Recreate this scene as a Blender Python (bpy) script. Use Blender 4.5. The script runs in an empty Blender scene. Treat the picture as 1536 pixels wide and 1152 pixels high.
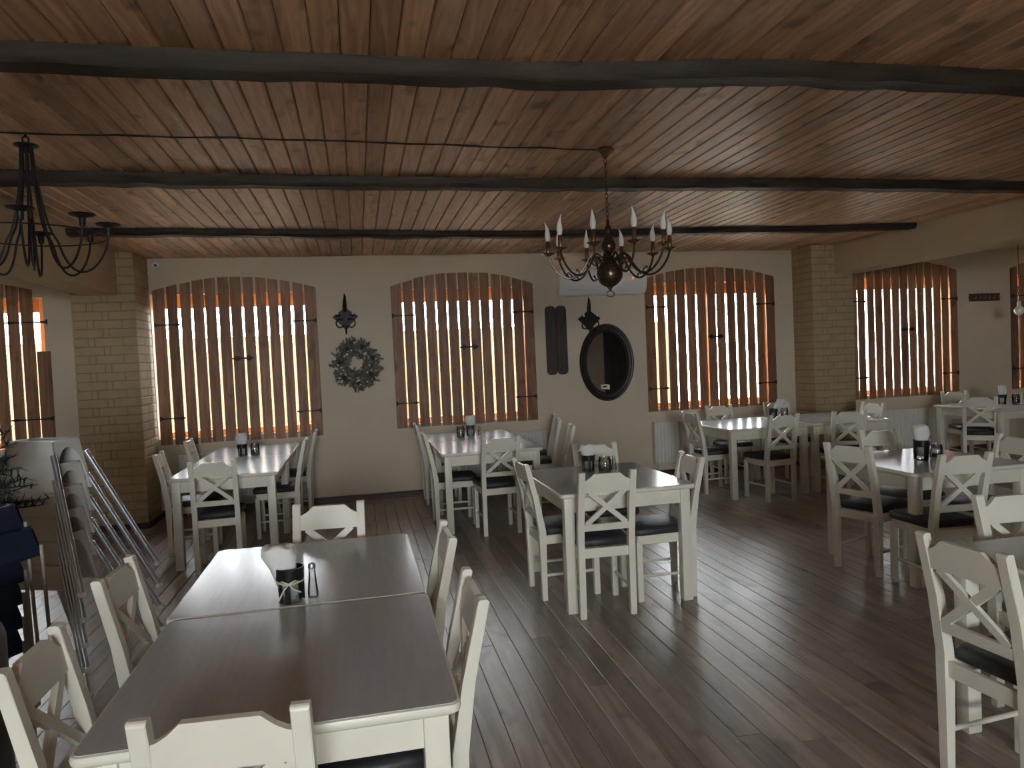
import bpy, bmesh, math, random
from mathutils import Vector, Matrix
PI = math.pi
RND = random.Random(7)
SC = bpy.context.scene
COL = SC.collection

# ------------------------------------------------------------------ camera
CAM_H = 1.62
R_ = Vector((0.9769007860628437, -0.20898371392483864, -0.04461682982888202))
U_ = Vector((0.05091100680652352, 0.024833561162535815, 0.9983943928257675))
F_ = Vector((0.20754017340202915, 0.9776037548793315, -0.03489949670250097))
cam_data = bpy.data.cameras.new('camera')
cam_data.sensor_width = 36.0
cam_data.lens = 36.0 * 1080.0 / 1536.0
cam_data.clip_start = 0.02
cam = bpy.data.objects.new('camera', cam_data)
COL.objects.link(cam)
cam.matrix_world = Matrix(((R_.x, U_.x, -F_.x, 0), (R_.y, U_.y, -F_.y, 0), (R_.z, U_.z, -F_.z, CAM_H), (0, 0, 0, 1)))
SC.camera = cam

# ------------------------------------------------------------------ sky, daylight, exposure
SKY = 36.0
world = bpy.data.worlds.new('overcast_sky')
SC.world = world
world.use_nodes = True
wb = world.node_tree.nodes['Background']
wb.inputs['Color'].default_value = (0.93, 0.97, 1.0, 1)
wb.inputs['Strength'].default_value = SKY
SC.view_settings.view_transform = 'Standard'
SC.view_settings.look = 'None'
SC.view_settings.exposure = 0.40
SC.view_settings.gamma = 1.0
SC.view_settings.use_curve_mapping = False
try:
    SC.cycles.use_denoising = True
    SC.cycles.max_bounces = 14
    SC.cycles.diffuse_bounces = 8
    SC.cycles.transparent_max_bounces = 16
except Exception:
    pass

def portal(name, loc, rx, w, h, rz=0.0):
    """marks a window for the sky's light (guides sampling, gives no light of its own)"""
    l = bpy.data.lights.new(name, 'AREA')
    l.shape = 'RECTANGLE'; l.size = w; l.size_y = h
    l.cycles.is_portal = True
    o = bpy.data.objects.new(name, l); COL.objects.link(o)
    o.location = loc; o.rotation_euler = (rx, 0, rz)
    return o

# ------------------------------------------------------------------ room numbers
D = 8.80            # back wall
ZC = 2.925          # ceiling
XL, XR = -2.42, 6.15    # headers (edges of the main room)
AL, AR = -5.40, 11.40   # annex walls
YR = -5.5           # rear wall
WT = 0.36           # wall thickness
# windows: x0, x1, bottom, spring, apex of the shutters
WIN = [(-5.07, -3.29, .890, 2.560, 2.700), (-2.222, -.445, .815, 2.560, 2.700), (.425, 2.182, .840, 2.553, 2.704),
       (3.675, 5.530, .847, 2.575, 2.712), (6.670, 8.435, .838, 2.610, 2.745), (9.362, 11.10, .850, 2.620, 2.750)]
REAR = (-1.6, 1.2, 1.25, 2.70)      # window behind the camera
for i, (a, b, zb, zs, za) in enumerate(WIN):
    portal('daylight_portal', ((a + b) / 2, D + WT + .01, 1.7), -PI / 2, b - a - .1, 1.64)
portal('daylight_portal', ((REAR[0] + REAR[1]) / 2, YR - WT - .01, (REAR[2] + REAR[3]) / 2), PI / 2, REAR[1] - REAR[0], REAR[3] - REAR[2])

# ------------------------------------------------------------------ materials
def new_mat(name):
    m = bpy.data.materials.new(name); m.use_nodes = True
    nt = m.node_tree
    return m, nt, nt.nodes['Principled BSDF']
def L(nt, a, b): nt.links.new(a, b)
def node(nt, t, **kw):
    n = nt.nodes.new(t)
    for k, v in kw.items(): setattr(n, k, v)
    return n
def c4(c): return (c[0], c[1], c[2], 1)

def plain(name, col, rough=.5, metal=0., var=.08, scale=8., bump=0., bscale=60., spec=.5, coat=0., coat_r=.1):
    m, nt, p = new_mat(name)
    p.inputs['Roughness'].default_value = rough
    p.inputs['Metallic'].default_value = metal
    p.inputs['Specular IOR Level'].default_value = spec
    p.inputs['Coat Weight'].default_value = coat
    p.inputs['Coat Roughness'].default_value = coat_r
    tc = node(nt, 'ShaderNodeTexCoord')
    n = node(nt, 'ShaderNodeTexNoise'); n.inputs['Scale'].default_value = scale; n.inputs['Detail'].default_value = 4
    L(nt, tc.outputs['Object'], n.inputs['Vector'])
    r = node(nt, 'ShaderNodeValToRGB')
    r.color_ramp.elements[0].position = .3; r.color_ramp.elements[1].position = .7
    r.color_ramp.elements[0].color = c4([x * (1 - var) for x in col]); r.color_ramp.elements[1].color = c4([min(1, x * (1 + var)) for x in col])
    L(nt, n.outputs['Fac'], r.inputs['Fac']); L(nt, r.outputs['Color'], p.inputs['Base Color'])
    if bump:
        n2 = node(nt, 'ShaderNodeTexNoise'); n2.inputs['Scale'].default_value = bscale; n2.inputs['Detail'].default_value = 3
        L(nt, tc.outputs['Object'], n2.inputs['Vector'])
        b = node(nt, 'ShaderNodeBump'); b.inputs['Strength'].default_value = bump; b.inputs['Distance'].default_value = .01
        L(nt, n2.outputs['Fac'], b.inputs['Height']); L(nt, b.outputs['Normal'], p.inputs['Normal'])
    return m

def wood(name, dark, light, stretch=(18, 1.2, 18), rough=.45, rnd=.35, knots=0., bump=.1, spec=.5, coat=0., coat_r=.15, rough_var=0.):
    """grain stretched along one axis, offset and tone taken from each object's own random number"""
    m, nt, p = new_mat(name)
    p.inputs['Specular IOR Level'].default_value = spec
    p.inputs['Coat Weight'].default_value = coat
    p.inputs['Coat Roughness'].default_value = coat_r
    tc = node(nt, 'ShaderNodeTexCoord'); oi = node(nt, 'ShaderNodeObjectInfo')
    mul = node(nt, 'ShaderNodeMath', operation='MULTIPLY'); mul.inputs[1].default_value = 91.7
    L(nt, oi.outputs['Random'], mul.inputs[0])
    add = node(nt, 'ShaderNodeVectorMath', operation='ADD')
    L(nt, tc.outputs['Object'], add.inputs[0]); L(nt, mul.outputs[0], add.inputs[1])
    mp = node(nt, 'ShaderNodeMapping'); mp.inputs['Scale'].default_value = stretch
    L(nt, add.outputs[0], mp.inputs['Vector'])
    n = node(nt, 'ShaderNodeTexNoise'); n.inputs['Scale'].default_value = 1.6; n.inputs['Detail'].default_value = 7; n.inputs['Distortion'].default_value = 1.2
    L(nt, mp.outputs[0], n.inputs['Vector'])
    r = node(nt, 'ShaderNodeValToRGB')
    r.color_ramp.elements[0].position = .32; r.color_ramp.elements[1].position = .68
    r.color_ramp.elements[0].color = c4(dark); r.color_ramp.elements[1].color = c4(light)
    L(nt, n.outputs['Fac'], r.inputs['Fac'])
    col = r.outputs['Color']
    if knots:
        mp2 = node(nt, 'ShaderNodeMapping'); mp2.inputs['Scale'].default_value = [4 + 4 * min(1, s / 18) for s in stretch]
        L(nt, add.outputs[0], mp2.inputs['Vector'])
        v = node(nt, 'ShaderNodeTexNoise'); v.inputs['Scale'].default_value = 1.0; v.inputs['Detail'].default_value = 2
        L(nt, mp2.outputs[0], v.inputs['Vector'])
        kr = node(nt, 'ShaderNodeMapRange'); kr.inputs['From Min'].default_value = .60; kr.inputs['From Max'].default_value = .74
        L(nt, v.outputs['Fac'], kr.inputs['Value'])
        km = node(nt, 'ShaderNodeMath', operation='MULTIPLY'); km.inputs[1].default_value = knots
        L(nt, kr.outputs['Result'], km.inputs[0])
        mx = node(nt, 'ShaderNodeMix', data_type='RGBA')
        L(nt, km.outputs[0], mx.inputs['Factor']); L(nt, col, mx.inputs[6]); mx.inputs[7].default_value = c4([x * .28 for x in dark])
        col = mx.outputs[2]
    if rnd:
        mr = node(nt, 'ShaderNodeMapRange'); mr.inputs['To Min'].default_value = 1 - rnd; mr.inputs['To Max'].default_value = 1 + rnd
        L(nt, oi.outputs['Random'], mr.inputs['Value'])
        hs = node(nt, 'ShaderNodeHueSaturation'); L(nt, mr.outputs['Result'], hs.inputs['Value']); L(nt, col, hs.inputs['Color'])
        col = hs.outputs['Color']
    L(nt, col, p.inputs['Base Color'])
    if rough_var:
        rr = node(nt, 'ShaderNodeMapRange'); rr.inputs['To Min'].default_value = rough - rough_var; rr.inputs['To Max'].default_value = rough + rough_var
        L(nt, n.outputs['Fac'], rr.inputs['Value']); L(nt, rr.outputs['Result'], p.inputs['Roughness'])
    else:
        p.inputs['Roughness'].default_value = rough
    if bump:
        b = node(nt, 'ShaderNodeBump'); b.inputs['Strength'].default_value = bump; b.inputs['Distance'].default_value = .004
        L(nt, n.outputs['Fac'], b.inputs['Height']); L(nt, b.outputs['Normal'], p.inputs['Normal'])
    return m

def glass_mat(name, tint=(1, 1, 1), refl=.08):
    m = bpy.data.materials.new(name); m.use_nodes = True; nt = m.node_tree
    for n in list(nt.nodes): nt.nodes.remove(n)
    out = node(nt, 'ShaderNodeOutputMaterial'); t = node(nt, 'ShaderNodeBsdfTransparent'); g = node(nt, 'ShaderNodeBsdfGlossy'); mx = node(nt, 'ShaderNodeMixShader')
    t.inputs['Color'].default_value = c4(tint); g.inputs['Roughness'].default_value = .03
    lw = node(nt, 'ShaderNodeFresnel'); lw.inputs['IOR'].default_value = 1.45
    ad = node(nt, 'ShaderNodeMath', operation='ADD'); ad.inputs[1].default_value = refl; ad.use_clamp = True
    L(nt, lw.outputs[0], ad.inputs[0]); L(nt, ad.outputs[0], mx.inputs['Fac'])
    L(nt, t.outputs[0], mx.inputs[1]); L(nt, g.outputs[0], mx.inputs[2]); L(nt, mx.outputs[0], out.inputs['Surface'])
    return m

M = {}
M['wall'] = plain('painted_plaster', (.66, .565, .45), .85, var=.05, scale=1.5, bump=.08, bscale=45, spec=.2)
M['brick'] = plain('painted_brick', (.42, .325, .205), .8, var=.07, scale=9, bump=.35, bscale=40, spec=.25)
M['mortar'] = plain('painted_mortar', (.30, .228, .138), .9, var=.1, scale=20, spec=.1)
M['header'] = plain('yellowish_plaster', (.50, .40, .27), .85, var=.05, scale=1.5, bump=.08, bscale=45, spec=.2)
M['ceil'] = wood('stained_pine_ceiling', (.42, .218, .11), (.66, .41, .245), (14, 1.0, 14), .42, .28, .75, .12, spec=.45)
M['ceil_base'] = plain('ceiling_backing_board', (.05, .03, .02), .8)  # dark backing in the joints between ceiling boards
M['plaster'] = plain('white_plaster', (.52, .44, .33), .9, var=.03, scale=2)
M['floor'] = wood('floor_boards', (.22, .175, .14), (.39, .325, .27), (9, .75, 9), .32, .22, .6, .10, spec=.6, rough_var=.10)
M['floor_base'] = plain('floor_subfloor', (.03, .022, .017), .9)
M['beam'] = wood('dark_hewn_beam', (.016, .011, .009), (.05, .034, .027), (1.2, 14, 14), .6, .1, 0, .8, spec=.3)
M['slat'] = wood('brown_stained_slat', (.20, .096, .052), (.36, .195, .112), (16, 16, 1.0), .5, .22, .5, .12, spec=.35)
M['pine'] = plain('window_pine', (.68, .30, .085), .5, var=.1, scale=6)
M['iron'] = plain('black_iron', (.012, .011, .011), .5, metal=.3, var=.1)
M['white'] = plain('white_paint', (.76, .725, .625), .38, var=.05, scale=5, bump=.05, bscale=30, spec=.45)
M['grey_top'] = None
M['cushion'] = plain('charcoal_leatherette', (.036, .035, .040), .5, var=.15, scale=40, bump=.1, bscale=160, spec=.5)
M['seatpad'] = M['cushion']
M['radiator'] = plain('radiator_enamel', (.72, .71, .67), .35, var=.03)
M['acwhite'] = plain('white_plastic', (.86, .87, .88), .35, var=.02)
M['black_plastic'] = plain('black_plastic', (.01, .01, .011), .3, var=.05)
M['brass'] = plain('aged_brass', (.30, .19, .10), .26, metal=.9, var=.25, scale=14)
M['brass_dark'] = plain('dark_bronze', (.10, .066, .045), .27, metal=.75, var=.2, scale=10)
M['bulb'] = plain('frosted_bulb', (.84, .84, .82), .25, var=.02)
M['mirror_frame'] = plain('dark_carved_frame', (.022, .018, .017), .42, var=.25, scale=25, bump=.4, bscale=60)
M['board_dark'] = wood('dark_walnut_board', (.022, .014, .013), (.045, .030, .027), (10, 10, 1.0), .5, .1, 0, .1)
M['rack'] = wood('coat_rack_wood', (.05, .025, .013), (.09, .05, .027), (1, 12, 12), .5, .1)
M['skirting'] = wood('skirting_wood', (.045, .020, .014), (.085, .042, .028), (1, 14, 14), .45, .1)
M['hc_white'] = plain('white_high_chair_plastic', (.66, .64, .60), .35, var=.03)
M['hc_blue'] = plain('navy_plastic', (.008, .016, .042), .5, var=.2, scale=12)
M['alu'] = plain('brushed_metal', (.55, .58, .63), .32, metal=.9, var=.05)
M['pale_rod'] = plain('dull_pale_rod', (.30, .27, .21), .5, var=.1)
M['cap'] = plain('white_rubber', (.75, .75, .72), .5, var=.02)
M['fir'] = plain('fir_needles', (.018, .032, .022), .7, var=.4, scale=14)
M['bark'] = plain('brown_bark', (.05, .032, .02), .9, var=.3, scale=20)
M['pot'] = plain('dark_clay_pot', (.04, .028, .022), .7)
M['brown_fabric'] = plain('dark_brown_leather', (.030, .014, .008), .55, var=.2, scale=12)
M['napkin'] = plain('paper_napkin', (.76, .75, .73), .9, var=.05, scale=20)
M['twine'] = plain('pale_twine', (.62, .58, .46), .9)
M['spice'] = plain('brown_spice', (.07, .055, .03), .8, var=.3, scale=60)
M['wreath'] = plain('frosted_wreath_needles', (.13, .125, .10), .8, var=.6, scale=18)
M['bead'] = plain('glint_white_bead', (.92, .90, .86), .2, metal=0., var=.02)  # glints on the wreath put into the bead colour as white
M['cone'] = plain('pine_cone', (.06, .032, .02), .8)
M['paper'] = plain('white_card', (.80, .80, .80), .7, var=.01)
M['ink'] = plain('dark_ink', (.03, .03, .03), .8)
M['cable'] = plain('brown_cable', (.02, .014, .011), .6)
M['ground'] = plain('pale_gravel', (.74, .66, .53), .95, var=.1, scale=.7)
M['garden_wall'] = plain('brown_stained_garden_wall', (.075, .036, .012), .9, var=.15, scale=1.5)
M['glass'] = glass_mat('window_glass', (.96, .98, .98), .04)
M['jar_glass'] = glass_mat('jar_glass', (.86, .89, .88), .10)
M['mirror'] = plain('mirror_silver', (.62, .62, .62), .02, metal=1.0, var=0.0)

def make_led():
    m, nt, p = new_mat('red_indicator_light')
    p.inputs['Base Color'].default_value = (.6, .03, .03, 1)
    p.inputs['Emission Color'].default_value = (1, .08, .06, 1)
    p.inputs['Emission Strength'].default_value = 1.2
    return m
M['led'] = make_led()

def make_grey_top():
    """grey glazed paint with brush marks along the table"""
    m, nt, p = new_mat('grey_painted_top')
    tc = node(nt, 'ShaderNodeTexCoord')
    mp = node(nt, 'ShaderNodeMapping'); mp.inputs['Scale'].default_value = (26, 2.2, 1)
    L(nt, tc.outputs['Object'], mp.inputs['Vector'])
    n = node(nt, 'ShaderNodeTexNoise'); n.inputs['Scale'].default_value = 2.2; n.inputs['Detail'].default_value = 6
    L(nt, mp.outputs[0], n.inputs['Vector'])
    r = node(nt, 'ShaderNodeValToRGB')
    r.color_ramp.elements[0].color = (.42, .44, .46, 1); r.color_ramp.elements[1].color = (.55, .57, .59, 1)
    L(nt, n.outputs['Fac'], r.inputs['Fac']); L(nt, r.outputs['Color'], p.inputs['Base Color'])
    p.inputs['Roughness'].default_value = .18
    p.inputs['Specular IOR Level'].default_value = .5
    b = node(nt, 'ShaderNodeBump'); b.inputs['Strength'].default_value = .12; b.inputs['Distance'].default_value = .003
    L(nt, n.outputs['Fac'], b.inputs['Height']); L(nt, b.outputs['Normal'], p.inputs['Normal'])
    return m
M['grey_top'] = make_grey_top()

# ------------------------------------------------------------------ mesh helpers
def B(): return bmesh.new()
def box(bm, x0, x1, y0, y1, z0, z1, mat=None, bev=0., seg=1):
    vs = [bm.verts.new((x, y, z)) for x in (x0, x1) for y in (y0, y1) for z in (z0, z1)]
    f = [(0, 1, 3, 2), (4, 6, 7, 5), (0, 4, 5, 1), (2, 3, 7, 6), (0, 2, 6, 4), (1, 5, 7, 3)]
    fs = [bm.faces.new([vs[i] for i in q]) for q in f]
    if bev:
        es = list({e for g in fs for e in g.edges})
        r = bmesh.ops.bevel(bm, geom=es, offset=bev, segments=seg, affect='EDGES', profile=.6)
        vs = list({v for g in r['faces'] for v in g.verts} | {v for v in vs if v.is_valid})
    if mat is not None:
        for v in vs: v.co = mat @ v.co
    return vs
def prism(bm, poly, d0, d1, axis='y', fn=None):
    """extrude a 2-D polygon: axis y -> poly is (x,z); axis x -> poly is (y,z); axis z -> poly is (x,y)"""
    def pt(a, b, d):
        return {'y': (a, d, b), 'x': (d, a, b), 'z': (a, b, d)}[axis]
    v0 = [bm.verts.new(pt(a, b, d0)) for a, b in poly]; v1 = [bm.verts.new(pt(a, b, d1)) for a, b in poly]
    n = len(poly)
    bm.faces.new(v0); bm.faces.new(v1[::-1])
    for i in range(n):
        bm.faces.new((v0[i], v1[i], v1[(i + 1) % n], v0[(i + 1) % n]))
    if fn:
        for v in v0 + v1: v.co = fn(v.co)
    return v0 + v1
def tube(bm, pts, r, n=8, cap=True, flat=None):
    pts = [Vector(p) for p in pts]
    rs = r if isinstance(r, (list, tuple)) else [r] * len(pts)
    rings = []; prev = None
    for i, p in enumerate(pts):
        t = (pts[min(i + 1, len(pts) - 1)] - pts[max(i - 1, 0)]).normalized()
        if prev is None:
            a = Vector((0, 0, 1)) if abs(t.z) < .9 else Vector((1, 0, 0))
            u = t.cross(a).normalized()
        else:
            u = (prev - t * prev.dot(t)).normalized()
        prev = u; w = t.cross(u)
        rings.append([bm.verts.new(p + (u * math.cos(2 * PI * k / n) + w * math.sin(2 * PI * k / n)) * rs[i]) for k in range(n)])
    for a, b in zip(rings, rings[1:]):
        for k in range(n):
            bm.faces.new((a[k], a[(k + 1) % n], b[(k + 1) % n], b[k]))
    if cap:
        bm.faces.new(rings[0][::-1]); bm.faces.new(rings[-1])
def lathe(bm, prof, n=24, c=(0, 0, 0), cap=True):
    rings = []
    for r, z in prof:
        rings.append([bm.verts.new((c[0] + r * math.cos(2 * PI * k / n), c[1] + r * math.sin(2 * PI * k / n), c[2] + z)) for k in range(n)])
    for a, b in zip(rings, rings[1:]):
        for k in range(n):
            bm.faces.new((a[k], a[(k + 1) % n], b[(k + 1) % n], b[k]))
    if cap:
        bm.faces.new(rings[0][::-1]); bm.faces.new(rings[-1])
def smooth_path(p, k):
    """Catmull-Rom through 2-D points"""
    q = [p[0]] + list(p) + [p[-1]]; out = []
    for i in range(1, len(q) - 2):
        for j in range(k):
            t = j / k
            out.append(tuple(.5 * (2 * q[i][c] + (q[i + 1][c] - q[i - 1][c]) * t + (2 * q[i - 1][c] - 5 * q[i][c] + 4 * q[i + 1][c] - q[i + 2][c]) * t * t + (3 * q[i][c] - q[i - 1][c] - 3 * q[i + 1][c] + q[i + 2][c]) * t ** 3) for c in (0, 1)))
    return out + [tuple(p[-1])]
def obj(name, bm, m, parent=None, loc=(0, 0, 0), smooth=False, rot=None):
    bmesh.ops.recalc_face_normals(bm, faces=bm.faces)
    me = bpy.data.meshes.new(name); bm.to_mesh(me); bm.free()
    me.materials.append(M[m] if isinstance(m, str) else m)
    if smooth:
        for f in me.polygons: f.use_smooth = True
        try: me.set_sharp_from_angle(angle=math.radians(40))
        except Exception: pass
    o = bpy.data.objects.new(name, me); COL.objects.link(o)
    o.location = loc
    if rot: o.rotation_euler = rot
    if parent: o.parent = parent
    return o
def tag(o, label=None, cat=None, group=None, kind=None):
    if label: o['label'] = label
    if cat: o['category'] = cat
    if group: o['group'] = group
    if kind: o['kind'] = kind
    return o
def empty(name, loc=(0, 0, 0), rz=0.):
    o = bpy.data.objects.new(name, None); COL.objects.link(o)
    o.location = loc; o.rotation_euler = (0, 0, rz); o.empty_display_size = .1
    return o
def copy_tree(o, parent=None):
    c = o.copy(); COL.objects.link(c)
    if parent: c.parent = parent
    for ch in list(o.children): copy_tree(ch, c)
    return c
def S(name, bm, m, label, smooth=False):
    return tag(obj(name, bm, m, smooth=smooth), label, None, None, 'structure')

# ------------------------------------------------------------------ floor
bm = B(); box(bm, AL - WT, AR + WT, YR - WT, D + WT, -.20, -.016)
floor = S('floor', bm, 'floor_base', 'brown wooden floor of long narrow boards')
def plank_mesh(bm, x0, x1, y0, y1, z0, z1, ch):
    """a board with eased long edges on its show face (z1 is the show face)"""
    s = 1 if z1 > z0 else -1
    prof = [(x0, z0), (x1, z0), (x1, z1 - s * ch), (x1 - ch, z1), (x0 + ch, z1), (x0, z1 - s * ch)]
    prism(bm, prof, y0, y1, 'y')
pw = .1145
rest = B()
x = AL
while x < AR - .02:
    inview = -2.95 < x < 6.55
    y = YR if not inview else YR
    cuts = [YR]
    while cuts[-1] < D:
        cuts.append(cuts[-1] + RND.uniform(2.2, 4.6))
    cuts[-1] = D
    if len(cuts) > 2 and cuts[-1] - cuts[-2] < .9: cuts.pop(-2)
    for a, b in zip(cuts, cuts[1:]):
        dz = RND.uniform(-.0012, .0008)
        if inview and b > 1.2:
            cx, cy = x + pw / 2, (a + b) / 2
            bm = B(); plank_mesh(bm, -pw / 2 + .0012, pw / 2 - .0012, a - cy + .0012, b - cy - .0012, -.016, dz, .002)
            obj('floor_plank', bm, 'floor', floor, (cx, cy, 0))
        else:
            plank_mesh(rest, x + .0012, x + pw - .0012, a, b - .002, -.016, dz, .002)
    x += pw
tag(obj('floor_boards', rest, 'floor', floor), kind='stuff')

# ------------------------------------------------------------------ ceiling
bm = B(); box(bm, AL - WT, AR + WT, YR - WT, D + WT, ZC + .02, ZC + .22)
ceiling = S('ceiling', bm, 'ceil_base', 'ceiling of stained pine boards')
bm = B(); box(bm, AL, XL - .34, YR, D, ZC - .03, ZC + .02); box(bm, XR + .40, AR, YR, D, ZC - .03, ZC + .02)
obj('plaster_panel', bm, 'plaster', ceiling)
cw = .116
x = XL - .02
while x < XR + .05:
    j = RND.uniform(-.03, .03)
    for a, b in ((YR, 1.12 + j), (1.12 + j, 5.14 + j), (5.14 + j, D)):
        cx, cy = x + cw / 2, (a + b) / 2
        bm = B(); plank_mesh(bm, -cw / 2 + .0015, cw / 2 - .0015, a - cy, b - cy, .02, RND.uniform(0, .002), .007)
        obj('ceiling_plank', bm, 'ceil', ceiling, (cx, cy, ZC))
    x += cw
def spline(pts, x):
    for (xa, ya), (xb, yb) in zip(pts, pts[1:]):
        if x <= xb or (xb, yb) == pts[-1]:
            t = (x - xa) / (xb - xa); t = max(0, min(1, t)); t = t * t * (3 - 2 * t)
            return ya + (yb - ya) * t
def beam(pts, x0, x1, w, d, seed, label):
    r = random.Random(seed); bm = B(); rings = []
    n = int((x1 - x0) / .16)
    for i in range(n + 1):
        x = x0 + (x1 - x0) * i / n
        y = spline(pts, x) + r.uniform(-.006, .006)
        dd = d + r.uniform(-.007, .007); ww = w + r.uniform(-.008, .008)
        prof = [(0, .012), (0, -dd * .62), (ww * .14, -dd), (ww * .86, -dd + r.uniform(-.004, .004)), (ww, -dd * .66), (ww, .012)]
        rings.append([bm.verts.new((x, y + a, ZC + b)) for a, b in prof])
    for a, b in zip(rings, rings[1:]):
        for k in range(6): bm.faces.new((a[k], a[(k + 1) % 6], b[(k + 1) % 6], b[k]))
    bm.faces.new(rings[0]); bm.faces.new(rings[-1][::-1])
    return S('ceiling_beam', bm, 'beam', label, smooth=True)
beam([(-2.5, 3.14), (.7, 3.13), (2.04, 2.98), (3.3, 2.98), (6.2, 3.02)], XL, XR, .15, .072, 1, 'dark hewn ceiling beam closest to the viewer')
beam([(-2.5, 5.03), (1.15, 5.12), (3.43, 5.05), (6.2, 5.10)], XL, XR, .15, .070, 2, 'dark hewn ceiling beam behind the two chandeliers')
beam([(-2.5, 6.95), (1.6, 7.22), (4.5, 7.06), (6.2, 6.90)], XL, XR - .03, .15, .060, 3, 'dark hewn ceiling beam closest to the shuttered windows')

# ------------------------------------------------------------------ walls
OZ0, OZ1 = .88, 2.52
bm = B()
OPL = [.05, -.026, .05, .05, .05, .05]      # how far the opening starts inside the shutter's edge
ops = [(a + OPL[i], b - .05) for i, (a, b, *_) in enumerate(WIN)]
box(bm, AL - WT, AR + WT, D, D + WT, -.1, OZ0); box(bm, AL - WT, AR + WT, D, D + WT, OZ1, ZC + .1)
e = [AL - WT] + [v for o in ops for v in o] + [AR + WT]
for a, b in zip(e[::2], e[1::2]): box(bm, a, b, D, D + WT, OZ0, OZ1)
S('wall_back', bm, 'wall', 'beige plastered wall with shuttered arched windows')
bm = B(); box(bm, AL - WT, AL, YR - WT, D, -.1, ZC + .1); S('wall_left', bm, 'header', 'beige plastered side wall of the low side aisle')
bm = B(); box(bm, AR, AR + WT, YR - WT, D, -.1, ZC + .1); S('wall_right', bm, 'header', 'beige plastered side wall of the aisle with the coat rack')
bm = B()
box(bm, AL - WT, REAR[0], YR - WT, YR, -.1, ZC + .1); box(bm, REAR[1], AR + WT, YR - WT, YR, -.1, ZC + .1)
box(bm, REAR[0], REAR[1], YR - WT, YR, REAR[3], ZC + .1); box(bm, REAR[0], REAR[1], YR - WT, YR, -.1, REAR[2])
S('wall_rear', bm, 'wall', 'beige plastered wall behind the viewer')
# glazed double window behind the camera
def glazed(name, x0, x1, z0, z1, y, fm, label, fw=.09, top=.15, bot=.07, mull=True, fl=None):
    root = empty(name, ((x0 + x1) / 2, y, z0)); tag(root, label, None, None, 'structure')
    hw = (x1 - x0) / 2; h = z1 - z0; fl = fl or fw
    for (a, b, c, d) in ((-hw, -hw + fl, 0, h), (hw - fw, hw, 0, h), (-hw + fl, hw - fw, 0, bot), (-hw + fl, hw - fw, h - top, h)):
        bm = B(); box(bm, a, b, -.035, .035, c, d, bev=.004); obj('window_frame', bm, fm, root)
    if mull:
        bm = B(); box(bm, -.035, .035, -.03, .03, bot, h - top, bev=.004); obj('mullion', bm, fm, root)
    for a, b in (((-hw + fl, -.035), (.035, hw - fw)) if mull else ((-hw + fl, hw - fw),)):
        bm = B(); box(bm, a, b, -.004, .004, bot, h - top); obj('pane', bm, 'glass', root)
    return root
glazed('window_7', REAR[0], REAR[1], REAR[2], REAR[3], YR - .2, 'white', 'white framed window behind the viewer', top=.08)
WL = ['window behind the broken shutter in the low side aisle', 'window behind the shutters beside the brick pillar and security camera', 'window behind the shutters between the wreath and the wall boards',
      'window behind the shutters beside the oval mirror', 'window behind the shutters beside the coat rack', 'window behind the shutter at the far edge beyond the coat rack']
for i, (a, b, zb, zs, za) in enumerate(WIN):
    glazed('window_%d' % (i + 1), a + OPL[i], b - .05, OZ0, OZ1, D + .16, 'pine', WL[i], fl=.012 if i == 1 else None)

bm = B(); box(bm, 8.1, AR, YR, YR + .04, 0, ZC - .03)  # panelling added out of view to darken what the mirror reflects
for k in range(12): box(bm, 8.1 + .27 * k, 8.1 + .27 * k + .03, YR + .04, YR + .055, 0, ZC - .03)
S('wall_added_panelling', bm, 'board_dark', 'added dark wooden panelling that darkens the reflection in the oval mirror')
# headers over the side aisles
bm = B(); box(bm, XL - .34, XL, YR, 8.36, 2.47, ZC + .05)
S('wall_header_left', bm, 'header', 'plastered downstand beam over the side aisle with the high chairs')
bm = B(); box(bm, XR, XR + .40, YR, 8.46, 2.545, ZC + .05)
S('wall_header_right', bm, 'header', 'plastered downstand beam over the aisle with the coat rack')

# brick pillars (each brick a child)
def pillar(name, x0, x1, y0, y1, side, label, h=ZC):
    g = .006
    bm = B(); box(bm, x0 + g, x1 - g, y0 + g, y1, 0, h)
    root = S(name, bm, 'mortar', label)
    ch = .0915; n = int(h / ch) + 1; w = x1 - x0
    for k in range(n):
        z0 = .02 + k * ch; z1 = min(z0 + ch - .007, h)
        if z1 - z0 < .02: continue
        cuts = [0, .23, .33, .77, 1] if k % 2 else [0, .47, .565, 1]
        for a, b in zip(cuts, cuts[1:]):
            jx = RND.uniform(-.006, .006)
            xa = x0 + w * a + (.003 if a > 0 else 0); xb = x0 + w * b - (.003 if b < 1 else 0)
            end = (side > 0 and b == 1) or (side < 0 and a == 0)
            yb = y0 + (.16 if not end else (.26 if k % 2 else .40)) 
            pr = RND.uniform(-.003, .003)
            bm = B(); box(bm, xa, xb, y0 + pr, yb, z0, z1, bev=.006)
            obj('brick', bm, 'brick', root)
            if end:
                xs = (xb - .11, xb) if side > 0 else (xa, xa + .11)
                bm = B(); box(bm, xs[0], xs[1], yb + .007, y1, z0, z1, bev=.006)
                obj('brick', bm, 'brick', root)
    return root
pillar('pillar_left', -2.87, -2.255, 8.25, D, 1, 'painted brick pillar beside the stacked high chairs')
pillar('pillar_right', 5.815, 6.42, 8.36, D, -1, 'painted brick pillar at the foot of the coat rack aisle')
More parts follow.
